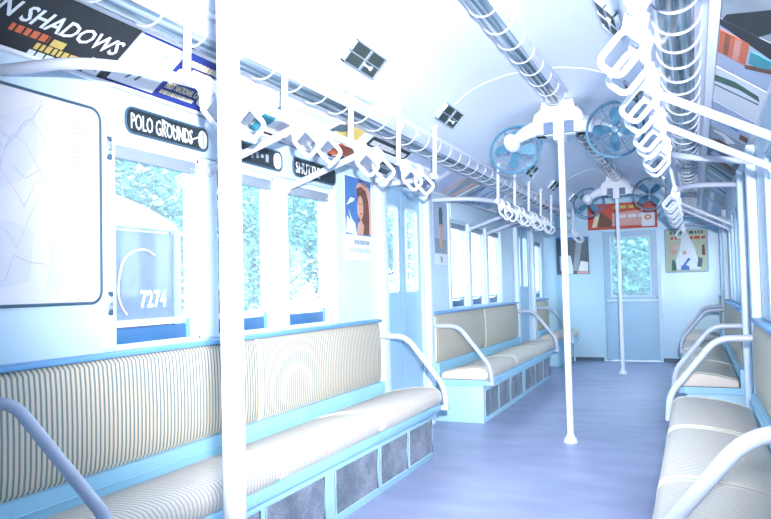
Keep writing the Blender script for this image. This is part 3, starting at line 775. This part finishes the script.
LC = [
 (1.26, 1.985, 'ink', 'black advertising card lettered IN SHADOWS in the upper left corner', [
   ('headline', 'text', M['letter'], 'IN SHADOWS', .26, .46, .36, .70, .25, .0015), ('red_words', 'dash', M['orange'], .40, .60, .28, .11, 3), ('yellow_word', 'box', M['yellow'], .62, .26, .69, .37),
   ('small_print', 'dash', M['yellow'], .56, .80, .14, .10, 4), ('small_print', 'dash', M['letter'], .55, .82, .03, .08, 5), ('stamp', 'box', M['letter'], .86, .05, .95, .32), ('stamp_mark', 'box', M['dgrey'], .88, .12, .93, .26)]),
 (1.995, 2.55, 'navy', 'white and navy bank card lettered FIRST NATIONAL CITY', [
   ('photo_panel', 'box', M['paper'], .0, .08, .43, .96), ('sketch', 'poly', M['grey'], [(.16, .55), (.2, .58), (.30, .74), (.33, .82), (.29, .80), (.24, .66)]), ('sketch', 'poly', M['dgrey'], [(.12, .18), (.14, .2), (.2, .46), (.17, .47)]), ('sketch', 'poly', M['dgrey'], [(.2, .2), (.22, .2), (.28, .48), (.25, .48)]),
   ('headline', 'text', M['cream'], 'FIRST NATIONAL CITY', .48, .265, .165, .40, 0, .0012), ('bank_line', 'dash', M['cream'], .48, .84, .14, .07, 8), ('top_line', 'dash', M['paper'], .48, .78, .50, .07, 9), ('top_line', 'dash', M['yellow'], .78, .97, .50, .06, 10),
   ('upper_words', 'dash', M['cream'], .52, .95, .78, .10, 11), ('upper_words', 'dash', M['cream'], .60, .97, .66, .08, 12), ('shield', 'disc', M['cream'], .93, .27, .13)]),
 (2.56, 2.905, 'paper', 'pale washed out card behind the nearest white pole', [('picture', 'box', M['lav'], .3, .2, .8, .7), ('headline', 'dash', M['mappink'], .1, .9, .78, .1, 2)]),
 (2.915, 3.50, 'paper', 'white card with a teal figure and black line above the second window', [
   ('teal_figure', 'poly', M['teal'], [(.0, .05), (.12, .0), (.2, .3), (.22, .62), (.12, .72), (.03, .5)]), ('black_line', 'box', M['ink'], .2, .0, .55, .09), ('caption', 'box', M['mappink'], .32, .25, .62, .5), ('headline', 'dash', M['lav'], .35, .98, .80, .12, 6)]),
 (3.51, 3.985, 'paper', 'card with a dark and yellow top and orange lettering at its foot', [
   ('yellow_block', 'box', M['yellow'], .2, .5, .75, .98), ('dark_arc', 'poly', M['dgrey'], [(.0, .6), (.12, .9), (.3, .98), (.42, .86), (.3, .74), (.14, .7), (.08, .58)]), ('orange_word', 'poly', M['orange'], [(.42, .1), (.5, .46), (.98, .40), (.98, .14), (.7, .18), (.55, .06)]), ('black_word', 'poly', M['ink'], [(.46, .0), (.98, .0), (.98, .13), (.76, .16), (.6, .05), (.48, .1)])]),
 (3.995, 4.63, 'paper', 'card with a black banner of white script above the first door pair', [
   ('banner', 'box', M['ink'], .0, .62, 1.0, .97), ('script', 'dash', M['letter'], .06, .94, .72, .15, 14), ('red_line', 'box', M['orange'], .1, .52, .75, .58), ('dark_block', 'box', M['dgrey'], .62, .05, .97, .45), ('block_mark', 'dash', M['letter'], .65, .94, .2, .12, 15)]),
 (4.64, 5.25, 'lav', 'plain lavender card above the left door pair', [('headline', 'dash', M['paper'], .1, .9, .6, .14, 21)]),
 (5.26, 5.95, 'lav', 'lavender card with a tan slanted figure before the second bench', [('figure', 'poly', M['skin'], [(.78, .1), (.86, .1), (.98, .9), (.9, .9)]), ('stripe', 'poly', M['paper'], [(.2, .1), (.3, .1), (.42, .9), (.3, .9)])]),
 (5.96, 6.62, 'grey', 'grey card with pink and white slanted stripes above the second bench', [('pink_stripe', 'poly', M['redpale'], [(.12, .1), (.2, .1), (.5, .9), (.38, .9)]), ('white_stripe', 'poly', M['paper'], [(.3, .1), (.4, .1), (.66, .9), (.6, .9)]), ('blue_stripe', 'poly', M['pblue'], [(.62, .1), (.68, .1), (.94, .9), (.86, .9)])]),
 (6.63, 7.35, 'lav', 'pale blue card with dark blue streaks above the second bench', [('streak', 'poly', M['pblue'], [(.05, .1), (.1, .1), (.36, .9), (.3, .9)]), ('streak', 'poly', M['grey'], [(.3, .1), (.4, .1), (.56, .9), (.5, .9)])]),
 (7.36, 8.2, 'paper', 'white card with grey lettering toward the far end of the left cove', [('headline', 'dash', M['grey'], .1, .9, .5, .2, 31)]),
 (8.21, 9.2, 'lav', 'lavender card above the second pair of left doors', [('headline', 'dash', M['grey'], .1, .9, .5, .2, 32)]),
 (9.21, 10.3, 'paper', 'pale card at the far end of the left cove', [('headline', 'dash', M['lav'], .1, .9, .5, .2, 33)]),
]
for y0, y1, m, lab, it in LC: card(-1, y0, y1, M[m], lab, it)
RC = [
 (2.75, 3.36, 'grey', 'grey card cut by the upper right corner of the photo', [('dark_band', 'poly', M['ink'], [(.0, .4), (.3, .1), (.5, .3), (.1, .9), (.0, .95)])]),
 (3.37, 3.98, 'lav', 'card with a black band and a red block in the upper right corner', [('black_band', 'poly', M['ink'], [(.72, .1), (1.0, .1), (1.0, .98), (.9, .98), (.8, .5)]), ('red_block', 'box', M['orange'], .35, .5, .82, .97), ('pattern', 'dash', M['redpale'], .38, .8, .62, .1, 41), ('pattern', 'dash', M['brown'], .38, .8, .8, .08, 42), ('teal_picture', 'box', M['teal'], .45, .12, .7, .45), ('brown_stripe', 'poly', M['brown'], [(.3, .48), (.36, .5), (.56, .06), (.46, .06)])]),
 (3.99, 4.62, 'paper', 'white card with a dark oval streak below the red block card', [('oval', 'poly', M['green'], [(.62, .98), (.78, .98), (.86, .6), (.8, .15), (.68, .1), (.72, .5)]), ('thin_line', 'poly', M['dgrey'], [(.5, .98), (.53, .98), (.6, .1), (.57, .1)])]),
 (4.63, 5.28, 'lav', 'pale card with blue ticks above the right door pair', [('tick', 'box', M['pblue'], .6, .3, .66, .5), ('tick', 'box', M['pblue'], .48, .3, .54, .5), ('tick', 'box', M['pblue'], .36, .3, .42, .5), ('brown_edge', 'box', M['brown'], .1, .05, .3, .25)]),
 (5.29, 5.98, 'grey', 'grey card with a brown figure and white swirl on the right', [('brown_figure', 'poly', M['brown'], [(.3, .1), (.5, .1), (.6, .7), (.45, .9)]), ('swirl', 'poly', M['paper'], [(.6, .5), (.8, .3), (.94, .6), (.86, .9), (.8, .6)])]),
 (5.99, 6.7, 'dgrey', 'dark card with orange and green figures above the second right bench', [('orange_figure', 'poly', M['brown'], [(.2, .2), (.4, .1), (.5, .6), (.34, .8)]), ('pale_figure', 'poly', M['lav'], [(.55, .2), (.8, .2), (.9, .8), (.62, .9)])]),
 (6.71, 7.45, 'grey', 'grey green card with white stripes above the second right bench', [('stripe', 'poly', M['paper'], [(.2, .1), (.3, .1), (.5, .9), (.4, .9)]), ('stripe', 'poly', M['green'], [(.6, .1), (.75, .1), (.9, .9), (.8, .9)])]),
 (7.46, 8.3, 'lav', 'lavender card with a brown slash far along the right cove', [('slash', 'poly', M['brown'], [(.3, .1), (.4, .1), (.7, .9), (.6, .9)])]),
 (8.31, 9.2, 'grey', 'grey card above the far right door pair', [('headline', 'dash', M['paper'], .1, .9, .5, .2, 51)]),
 (9.21, 10.3, 'lav', 'lavender card at the far end of the right cove', [('headline', 'dash', M['paper'], .1, .9, .5, .2, 52)]),
]
for y0, y1, m, lab, it in RC: card(1, y0 - .57, y1 - .57 if y1 < 10 else y1, M[m], lab, it)

# ------------------------------------------------------------------ posters, map, end wall pictures
def poster(T, L, H, label, mat, items, name='poster', cat='poster', frame_mat=None, group=None):
    c = T @ Vector((L / 2, 0, 0)); root = thing(name, c, label, cat, group)
    MB().box((0, 0, 0), (L, H, .004), T).build('sheet', mat, root)
    if frame_mat: MB().tube([T @ Vector((u, v, .004)) for u, v in rrect(0, L, 0, H, .008, 2)], .006, 6, closed=True).build('frame', frame_mat, root)
    lay = .004
    for nm, kind, mt, *a in items:
        lay += .0005; mb = MB()
        if kind == 'box': mb.box((a[0] * L, a[1] * H, .003), (a[2] * L, a[3] * H, lay), T)
        elif kind == 'poly': mb.prism([(p * L, q * H) for p, q in a[0]], .003, lay, T)
        elif kind == 'oval': mb.prism([(a[0] * L + a[2] * L * math.cos(t), a[1] * H + a[3] * H * math.sin(t)) for t in [2 * PI * i / 24 for i in range(24)]], .003, lay, T)
        elif kind == 'text': text_mb(a[0], a[3] * H, frame(T @ Vector((a[1] * L, a[2] * H, lay)), T.to_3x3().col[0], T.to_3x3().col[1]), mb, depth=.001, width=a[4] * L)
        elif kind == 'dash':
            rr = random.Random(a[4]); u = a[0]
            while u < a[1]:
                w = rr.uniform(.04, .14); mb.box((u * L, a[2] * H, .003), (min(u + w, a[1]) * L, (a[2] + a[3]) * H, lay), T); u += w + .03
        elif kind == 'line': mb.tube([T @ Vector((p * L, q * H, .0045)) for p, q in a[0]], a[1], 4)
        mb.build(nm, mt, root)
    return root
X = -1.158
poster(frame((X, 3.99, 1.275), (0, 1, 0), (0, 0, 1)), .385, .535, 'poster of a person with long brown hair between the third window and the doors', M['paper'], [
   ('picture', 'box', M['pblue'], .0, .30, 1., .99), ('white_shape', 'poly', M['paper'], [(.02, .32), (.42, .30), (.36, .44), (.22, .50), (.12, .60), (.2, .46), (.06, .52)]), ('white_shape', 'poly', M['letter'], [(.04, .64), (.30, .70), (.36, .74), (.2, .74)]),
   ('hair', 'poly', M['hair'], [(.44, .84), (.52, .93), (.66, .96), (.82, .90), (.9, .74), (.93, .5), (.9, .32), (.46, .31), (.50, .46), (.46, .66)]), ('face', 'oval', M['skin'], .57, .64, .115, .145), ('shoulder', 'poly', M['skin'], [(.42, .31), (.66, .31), (.70, .42), (.58, .50), (.48, .44)]),
   ('hat', 'poly', M['skin'], [(.40, .86), (.50, .93), (.66, .96), (.86, .93), (.99, .82), (.99, .32), (.93, .32), (.92, .7), (.8, .86), (.6, .9)]),
   ('brow', 'box', M['hair'], .50, .68, .55, .69), ('brow', 'box', M['hair'], .59, .68, .64, .69), ('mouth', 'box', M['red'], .54, .555, .61, .57),
   ('headline', 'dash', M['grey'], .3, .9, .19, .05, 3), ('headline', 'dash', M['lav'], .12, .93, .09, .055, 4)], group='side wall posters')
poster(frame((X, 5.63, 1.275), (0, 1, 0), (0, 0, 1)), .36, .53, 'narrow poster with a dark bottle shape beyond the first door pair', M['lav'], [
   ('lower_panel', 'box', M['grey'], .08, .19, .95, .42), ('caption', 'box', M['paper'], .05, .0, .97, .18), ('caption_mark', 'box', M['grey'], .45, .04, .58, .14),
   ('bottle', 'poly', M['green'], [(.40, .62), (.38, .86), (.44, .93), (.60, .93), (.66, .86), (.64, .62)]), ('hand', 'poly', M['skin'], [(.44, .30), (.42, .66), (.60, .66), (.62, .30), (.54, .26)])], group='side wall posters')

# route map in a rounded dark frame on the hinged panel at the left edge
T = frame((-1.157, 1.50, 1.066), (0, 1, 0), (0, 0, 1)); L, H = .488, .705
mp = thing('route_map', (-1.157, 1.744, 1.066), 'pale route map in a dark rounded frame at the left edge', 'map')
MB().prism(rrect(0, L, 0, H, .045, 6), -.001, .004, T).build('sheet', M['map'], mp)
MB().tube([T @ Vector((u, v, .004)) for u, v in rrect(0, L, 0, H, .045, 6)], .0055, 8, closed=True).build('frame', M['frame'], mp)
mb = MB()
for pol in ([(.02, .35), (.15, .40), (.22, .50), (.20, .66), (.08, .60), (.02, .66)], [(.25, .05), (.42, .08), (.46, .30), (.36, .42), (.28, .30)], [(.03, .05), (.18, .08), (.2, .25), (.05, .28)]): mb.prism(pol, .003, .0052, T)
mb.build('land_area', M['mapfaint'], mp)
rr = random.Random(12)
for k in range(7):
    p = [(rr.uniform(.02, .12), rr.uniform(.05, .65))]
    for i in range(5): p.append((min(.47, p[-1][0] + rr.uniform(.02, .1)), min(.68, max(.03, p[-1][1] + rr.uniform(-.13, .13)))))
    MB().tube([T @ Vector((u, v, .0055)) for u, v in p], .0018, 4).build('route_line', M['mapblue'] if k % 3 else M['mappink'], mp)
n = MB().box((.345, .44, .004), (.445, .67, .0075), T).build('notice', M['paper'], mp)
mb = MB()
for i in range(9): mb.box((.357, .455 + i * .018 + (.03 if i > 5 else 0), .0074), (.357 + rr.uniform(.05, .078), .463 + i * .018 + (.03 if i > 5 else 0), .0082), T)
mb.box((.357, .455, .0072), (.359, .64, .0076), T)
mb.build('print', M['lav'], n)
MB().tube([T @ Vector((u, v, .0075)) for u, v in rrect(.345, .445, .44, .67, .012, 3)], .0025, 5, closed=True).build('border', M['mapblue'], n)
for z, lab in ((1.638, 'upper'), (1.064, 'lower')):
    o = thing('panel_latch', (-1.15, 2.022, z), 'small dark %s latch at the right edge of the map panel' % lab, 'latch', 'map panel latches')
    MB().rbox((-1.150, 2.010, z - .032), (-1.141, 2.036, z + .032), .004).build('plate', M['steel'], o)
    MB().lathe([(.012, 0), (.012, .006), (.006, .01)], 12, frame((-1.142, 2.023, z), (0, 1, 0), (0, 0, 1))).build('knob', M['chrome'], o)
    MB().rbox((-1.149, 2.014, z - .045), (-1.138, 2.032, z - .024), .003).rbox((-1.149, 2.014, z + .024), (-1.138, 2.032, z + .042), .003).build('keeper', M['frame'], o)

# end wall
yw = YE - .0045
TE = lambda x, z: frame((x, yw, z), (1, 0, 0), (0, 0, 1))
poster(TE(.47, 1.205), .525, .575, 'olive poster with cartoon people on the end wall, right of the door', M['olive'], [
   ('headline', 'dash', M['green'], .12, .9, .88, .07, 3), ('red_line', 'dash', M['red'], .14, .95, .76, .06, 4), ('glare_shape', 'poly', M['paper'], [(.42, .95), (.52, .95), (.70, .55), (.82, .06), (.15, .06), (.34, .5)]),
   ('pink_face', 'oval', M['skin'], .2, .48, .08, .07), ('blue_figure', 'poly', M['pblue'], [(.36, .04), (.56, .04), (.56, .12), (.48, .17), (.60, .30), (.54, .33), (.42, .17), (.36, .14)]), ('dark_figure', 'poly', M['green'], [(.14, .04), (.26, .04), (.24, .26), (.16, .3)]),
   ('face', 'oval', M['skin'], .46, .45, .05, .05), ('figure', 'poly', M['brown'], [(.86, .38), (.94, .38), (.93, .62), (.87, .62)]), ('figure', 'poly', M['dgrey'], [(.74, .12), (.84, .1), (.88, .3), (.78, .34)]), ('pink_stroke', 'poly', M['redpale'], [(.10, .56), (.3, .68), (.32, .64), (.14, .52)])], frame_mat=M['sillblue'], group='end wall posters')
poster(TE(-.985, 1.21), .46, .535, 'dark grey picture poster on the end wall, left of the door', M['dgrey'], [
   ('grey_band', 'poly', M['grey'], [(.50, .1), (.62, .95), (.8, .95), (.66, .1)]), ('pale_band', 'poly', M['lav'], [(.12, .1), (.1, .5), (.2, .5), (.26, .1)]), ('white_figure', 'poly', M['paper'], [(.16, .02), (.2, .3), (.34, .52), (.44, .5), (.5, .2), (.5, .02)]), ('white_block', 'poly', M['paper'], [(.66, .1), (.74, .36), (.96, .32), (.95, .08)]),
   ('pink_base', 'box', M['redpale'], .62, .02, .96, .09), ('upper_band', 'box', M['pblue'], .0, .93, 1., 1.)], frame_mat=M['wall_end'], group='end wall posters')
ad = poster(TE(-.53, 1.825), .915, .36, 'wide red advertisement with a white tag above the end door', M['red'], [
   ('yellow_word', 'dash', M['yellow'], .38, .72, .78, .12, 3), ('pale_panel', 'poly', M['redpale'], [(.36, .12), (.80, .12), (.80, .70), (.36, .62)]), ('white_script', 'dash', M['paper'], .46, .78, .42, .12, 5),
   ('dark_figure', 'poly', M['brown'], [(.12, .1), (.34, .1), (.36, .3), (.24, .6), (.16, .62)]), ('pale_figure', 'poly', M['cream'], [(.06, .1), (.13, .1), (.18, .6), (.12, .7)]), ('white_tag', 'box', M['paper'], .78, .06, .965, .58), ('tag_mark', 'oval', M['orange'], .87, .40, .05, .1), ('tag_mark_center', 'oval', M['cream'], .87, .40, .03, .05)], name='advertising_card', cat='advertisement', frame_mat=None)

# ------------------------------------------------------------------ outside: ground, neighbouring car, trees
struct(MB().box((-60, -20, -1.3), (60, 90, -1.2)).build('ground', M['ballast']))
car = thing('subway_car', (-4.55, 0, -1.2), 'dark blue neighbouring subway car numbered 7274, seen through the near left window', 'train car')
CE = 4.98   # end of the car
fx = -3.2
def body_outline(r): return [(fx - 2.6, -6), (fx, -6), (fx, CE - r), (fx - .05, CE - r * .4), (fx - r, CE), (fx - 2.6 + r, CE), (fx - 2.6, CE - r)]
mb = MB().prism([(x, y) for x, y in body_outline(.16)], -.55, 1.62)
mb.build('body', M['car'], car)
mb = MB().prism([(fx - .02, CE - .13), (fx + .012, CE - .14), (fx + .012, CE - .10), (fx - .04, CE + .005), (fx - .10, CE + .005)], -.5, 1.61)
mb.build('lit_corner', M['carlite'], car)  # paler strip paints in the light on the rounded end corner
# rounded roof that slopes down to the end
secs = []
for y, k in ((-6, 1), (3.6, 1), (4.1, .97), (4.5, .85), (4.75, .62), (4.92, .30), (CE, .04)):
    pr = []
    for i in range(15):
        a = PI * i / 14
        pr.append((fx - 1.3 + 1.33 * math.cos(a) * (1 - .04 * (1 - k)), 1.62 + .45 * k * math.sin(a) ** .7))
    pr.append((fx - 2.6, 1.58)); pr.append((fx, 1.58)); secs.append((y, pr))
MB().loft_y(secs).build('roof', M['carroof'], car)
MB().tube([(fx + .01, -6, 1.615), (fx + .01, CE - .16, 1.615)], .018, 6).build('drip_rail', M['carlite'], car)
TN = frame((fx + .003, 4.44, .985), (0, 1, 0), (0, 0, 1))
text_mb('7274', .185, TN, depth=.004, width=.30, bold=.0045, spacing=1.12).build('number', M['paper'], car)
hose = [(4.60, 1.40), (4.50, 1.445), (4.37, 1.43), (4.25, 1.36), (4.205, 1.22), (4.195, 1.08), (4.24, .98), (4.29, .93)]
MB().tube(smooth_path([(fx + .012, y, z) for y, z in hose], .08, 4), .007, 6).build('hose', M['redpale'], car)
for y in (-4.6, -1.4, 1.7, 3.6):
    MB().rbox((fx - .01, y - .35, .7), (fx + .006, y + .1, 1.35), .01).build('window', M['ink'], car)
for y in (-4.4, 3.2):
    t = MB().rbox((fx - 2.3, y - 1.1, -1.0), (fx - .3, y + 1.1, -.5), .05).build('truck', M['ink'], car)
    for yy in (y - .75, y + .75): MB().lathe([(.1, -.05), (.42, -.05), (.42, .05), (.1, .05)], 20, frame((fx - .4, yy, -.78), (0, 1, 0), (0, 0, 1))).build('wheel', M['ink'], t)

def leaf_cloud(blobs, n, size, rnd):
    mb = MB()
    for _ in range(n):
        c, r = rnd.choice(blobs)
        d = Vector((rnd.gauss(0, 1), rnd.gauss(0, 1), rnd.gauss(0, 1))).normalized() * r * (rnd.random() ** .33)
        p = Vector(c) + Vector((d.x, d.y, d.z * .85))
        R = Matrix.Rotation(rnd.uniform(0, 6.28), 3, 'Z') @ Matrix.Rotation(rnd.uniform(-1.2, 1.2), 3, 'X') @ Matrix.Rotation(rnd.uniform(0, 6.28), 3, 'Z')
        s_ = size * rnd.uniform(.6, 1.4)
        q = [p + R @ Vector(v) for v in ((-s_, 0, 0), (0, -s_ * .45, s_ * .1), (s_, 0, 0), (0, s_ * .45, s_ * .1))]
        mb.add(q, [(0, 1, 2, 3)])
    return mb
rnd = random.Random(3)
def make_tree(h, label):
    root = thing('tree', (0, 0, 0), label, 'tree', 'trees beside the tracks')
    tr = MB().tube([(0, 0, 0), (.08, .05, h * .25), (-.05, .1, h * .5), (.05, 0, h * .8)], [.22, .17, .12, .05], 10)
    bl = [((0, 0, h * .62), h * .30)]
    for i in range(7):
        a = i * 2 * PI / 7; c = (math.cos(a) * h * .24, math.sin(a) * h * .24, h * (.36 + .3 * ((i * 3) % 5) / 4)); bl.append((c, h * .2))
        tr.tube([(0, .05, h * .28), (c[0] * .5, c[1] * .5, c[2] * .85), c], [.08, .05, .02], 6)
    tr.build('trunk', M['bark'], root)
    leaf_cloud(bl, 9000, .13, rnd).build('crown', M['leaf'], root)
    return root
pos = [(-13, 2.2, 8.5), (-12, 8.0, 7.6), (-14, 13.0, 9.0), (-12.5, 18, 7.8), (-13.5, 23.5, 8.6), (-12.5, 29, 7.6), (-.9, 15.4, 5.0), (.7, 18.6, 5.6), (-1.0, 23.5, 7.0)]
tl = ['tree nearest the camera outside, above the neighbouring car roof', 'second tree from the camera outside the left windows', 'third tree from the camera outside the left windows', 'fourth tree from the camera outside the left windows',
      'fifth tree from the camera outside the left windows', 'last tree of the row outside the left windows', 'left tree seen through the end door window', 'right tree seen through the end door window', 'rear tree seen through the end door window']
proto = make_tree(8.0, tl[0]); proto.location = (pos[0][0], pos[0][1], -1.2)
for (x, y, h), l in list(zip(pos, tl))[1:]:
    c = copy_thing(proto, (x, y, -1.2), l); c.scale = (h / 8.0,) * 3; c.rotation_euler.z = rnd.uniform(0, 6.28)

# ------------------------------------------------------------------ camera
f_, yaw, pitch, roll, cx = 717.877, .406469, .0380228, -.0233123, .828893
cy, sy = math.cos(yaw), math.sin(yaw)
F = Vector((-sy, cy, 0)); Rr = Vector((cy, sy, 0)); U = Vector((0, 0, 1))
F2 = F * math.cos(pitch) + U * math.sin(pitch); U2 = U * math.cos(pitch) - F * math.sin(pitch)
R3 = Rr * math.cos(roll) + U2 * math.sin(roll); U3 = U2 * math.cos(roll) - Rr * math.sin(roll)
cam = bpy.data.cameras.new('camera'); co = bpy.data.objects.new('camera', cam); COL.objects.link(co)
Mx = Matrix((R3, U3, -F2)).transposed().to_4x4(); Mx.translation = Vector((cx, 0, 1.1)); co.matrix_world = Mx
cam.sensor_fit = 'HORIZONTAL'; cam.sensor_width = 36; cam.lens = f_ * 36 / 771; cam.clip_start = .02; cam.clip_end = 300
SC.camera = co

# ------------------------------------------------------------------ light: overcast sky and the photographer's flash
w = bpy.data.worlds.new('sky'); SC.world = w; w.use_nodes = True
bg = w.node_tree.nodes['Background']; bg.inputs[0].default_value = (.70, .86, 1.0, 1); bg.inputs[1].default_value = 4.0
fl = bpy.data.lights.new('camera_flash', 'SPOT'); fo = bpy.data.objects.new('camera_flash', fl); COL.objects.link(fo)
fl.energy = 700; fl.color = (.93, .95, 1.0); fl.spot_size = math.radians(69); fl.spot_blend = 1.0; fl.shadow_soft_size = .03
fo.location = (.93, -.06, 1.30)
tgt = Vector((-.95, 4.9, 1.74)); fo.rotation_euler = (tgt - fo.location).to_track_quat('-Z', 'Y').to_euler()

SC.view_settings.view_transform = 'Standard'; SC.view_settings.look = 'None'; SC.view_settings.gamma = 1; SC.view_settings.use_curve_mapping = False
SC.view_settings.exposure = 1.4
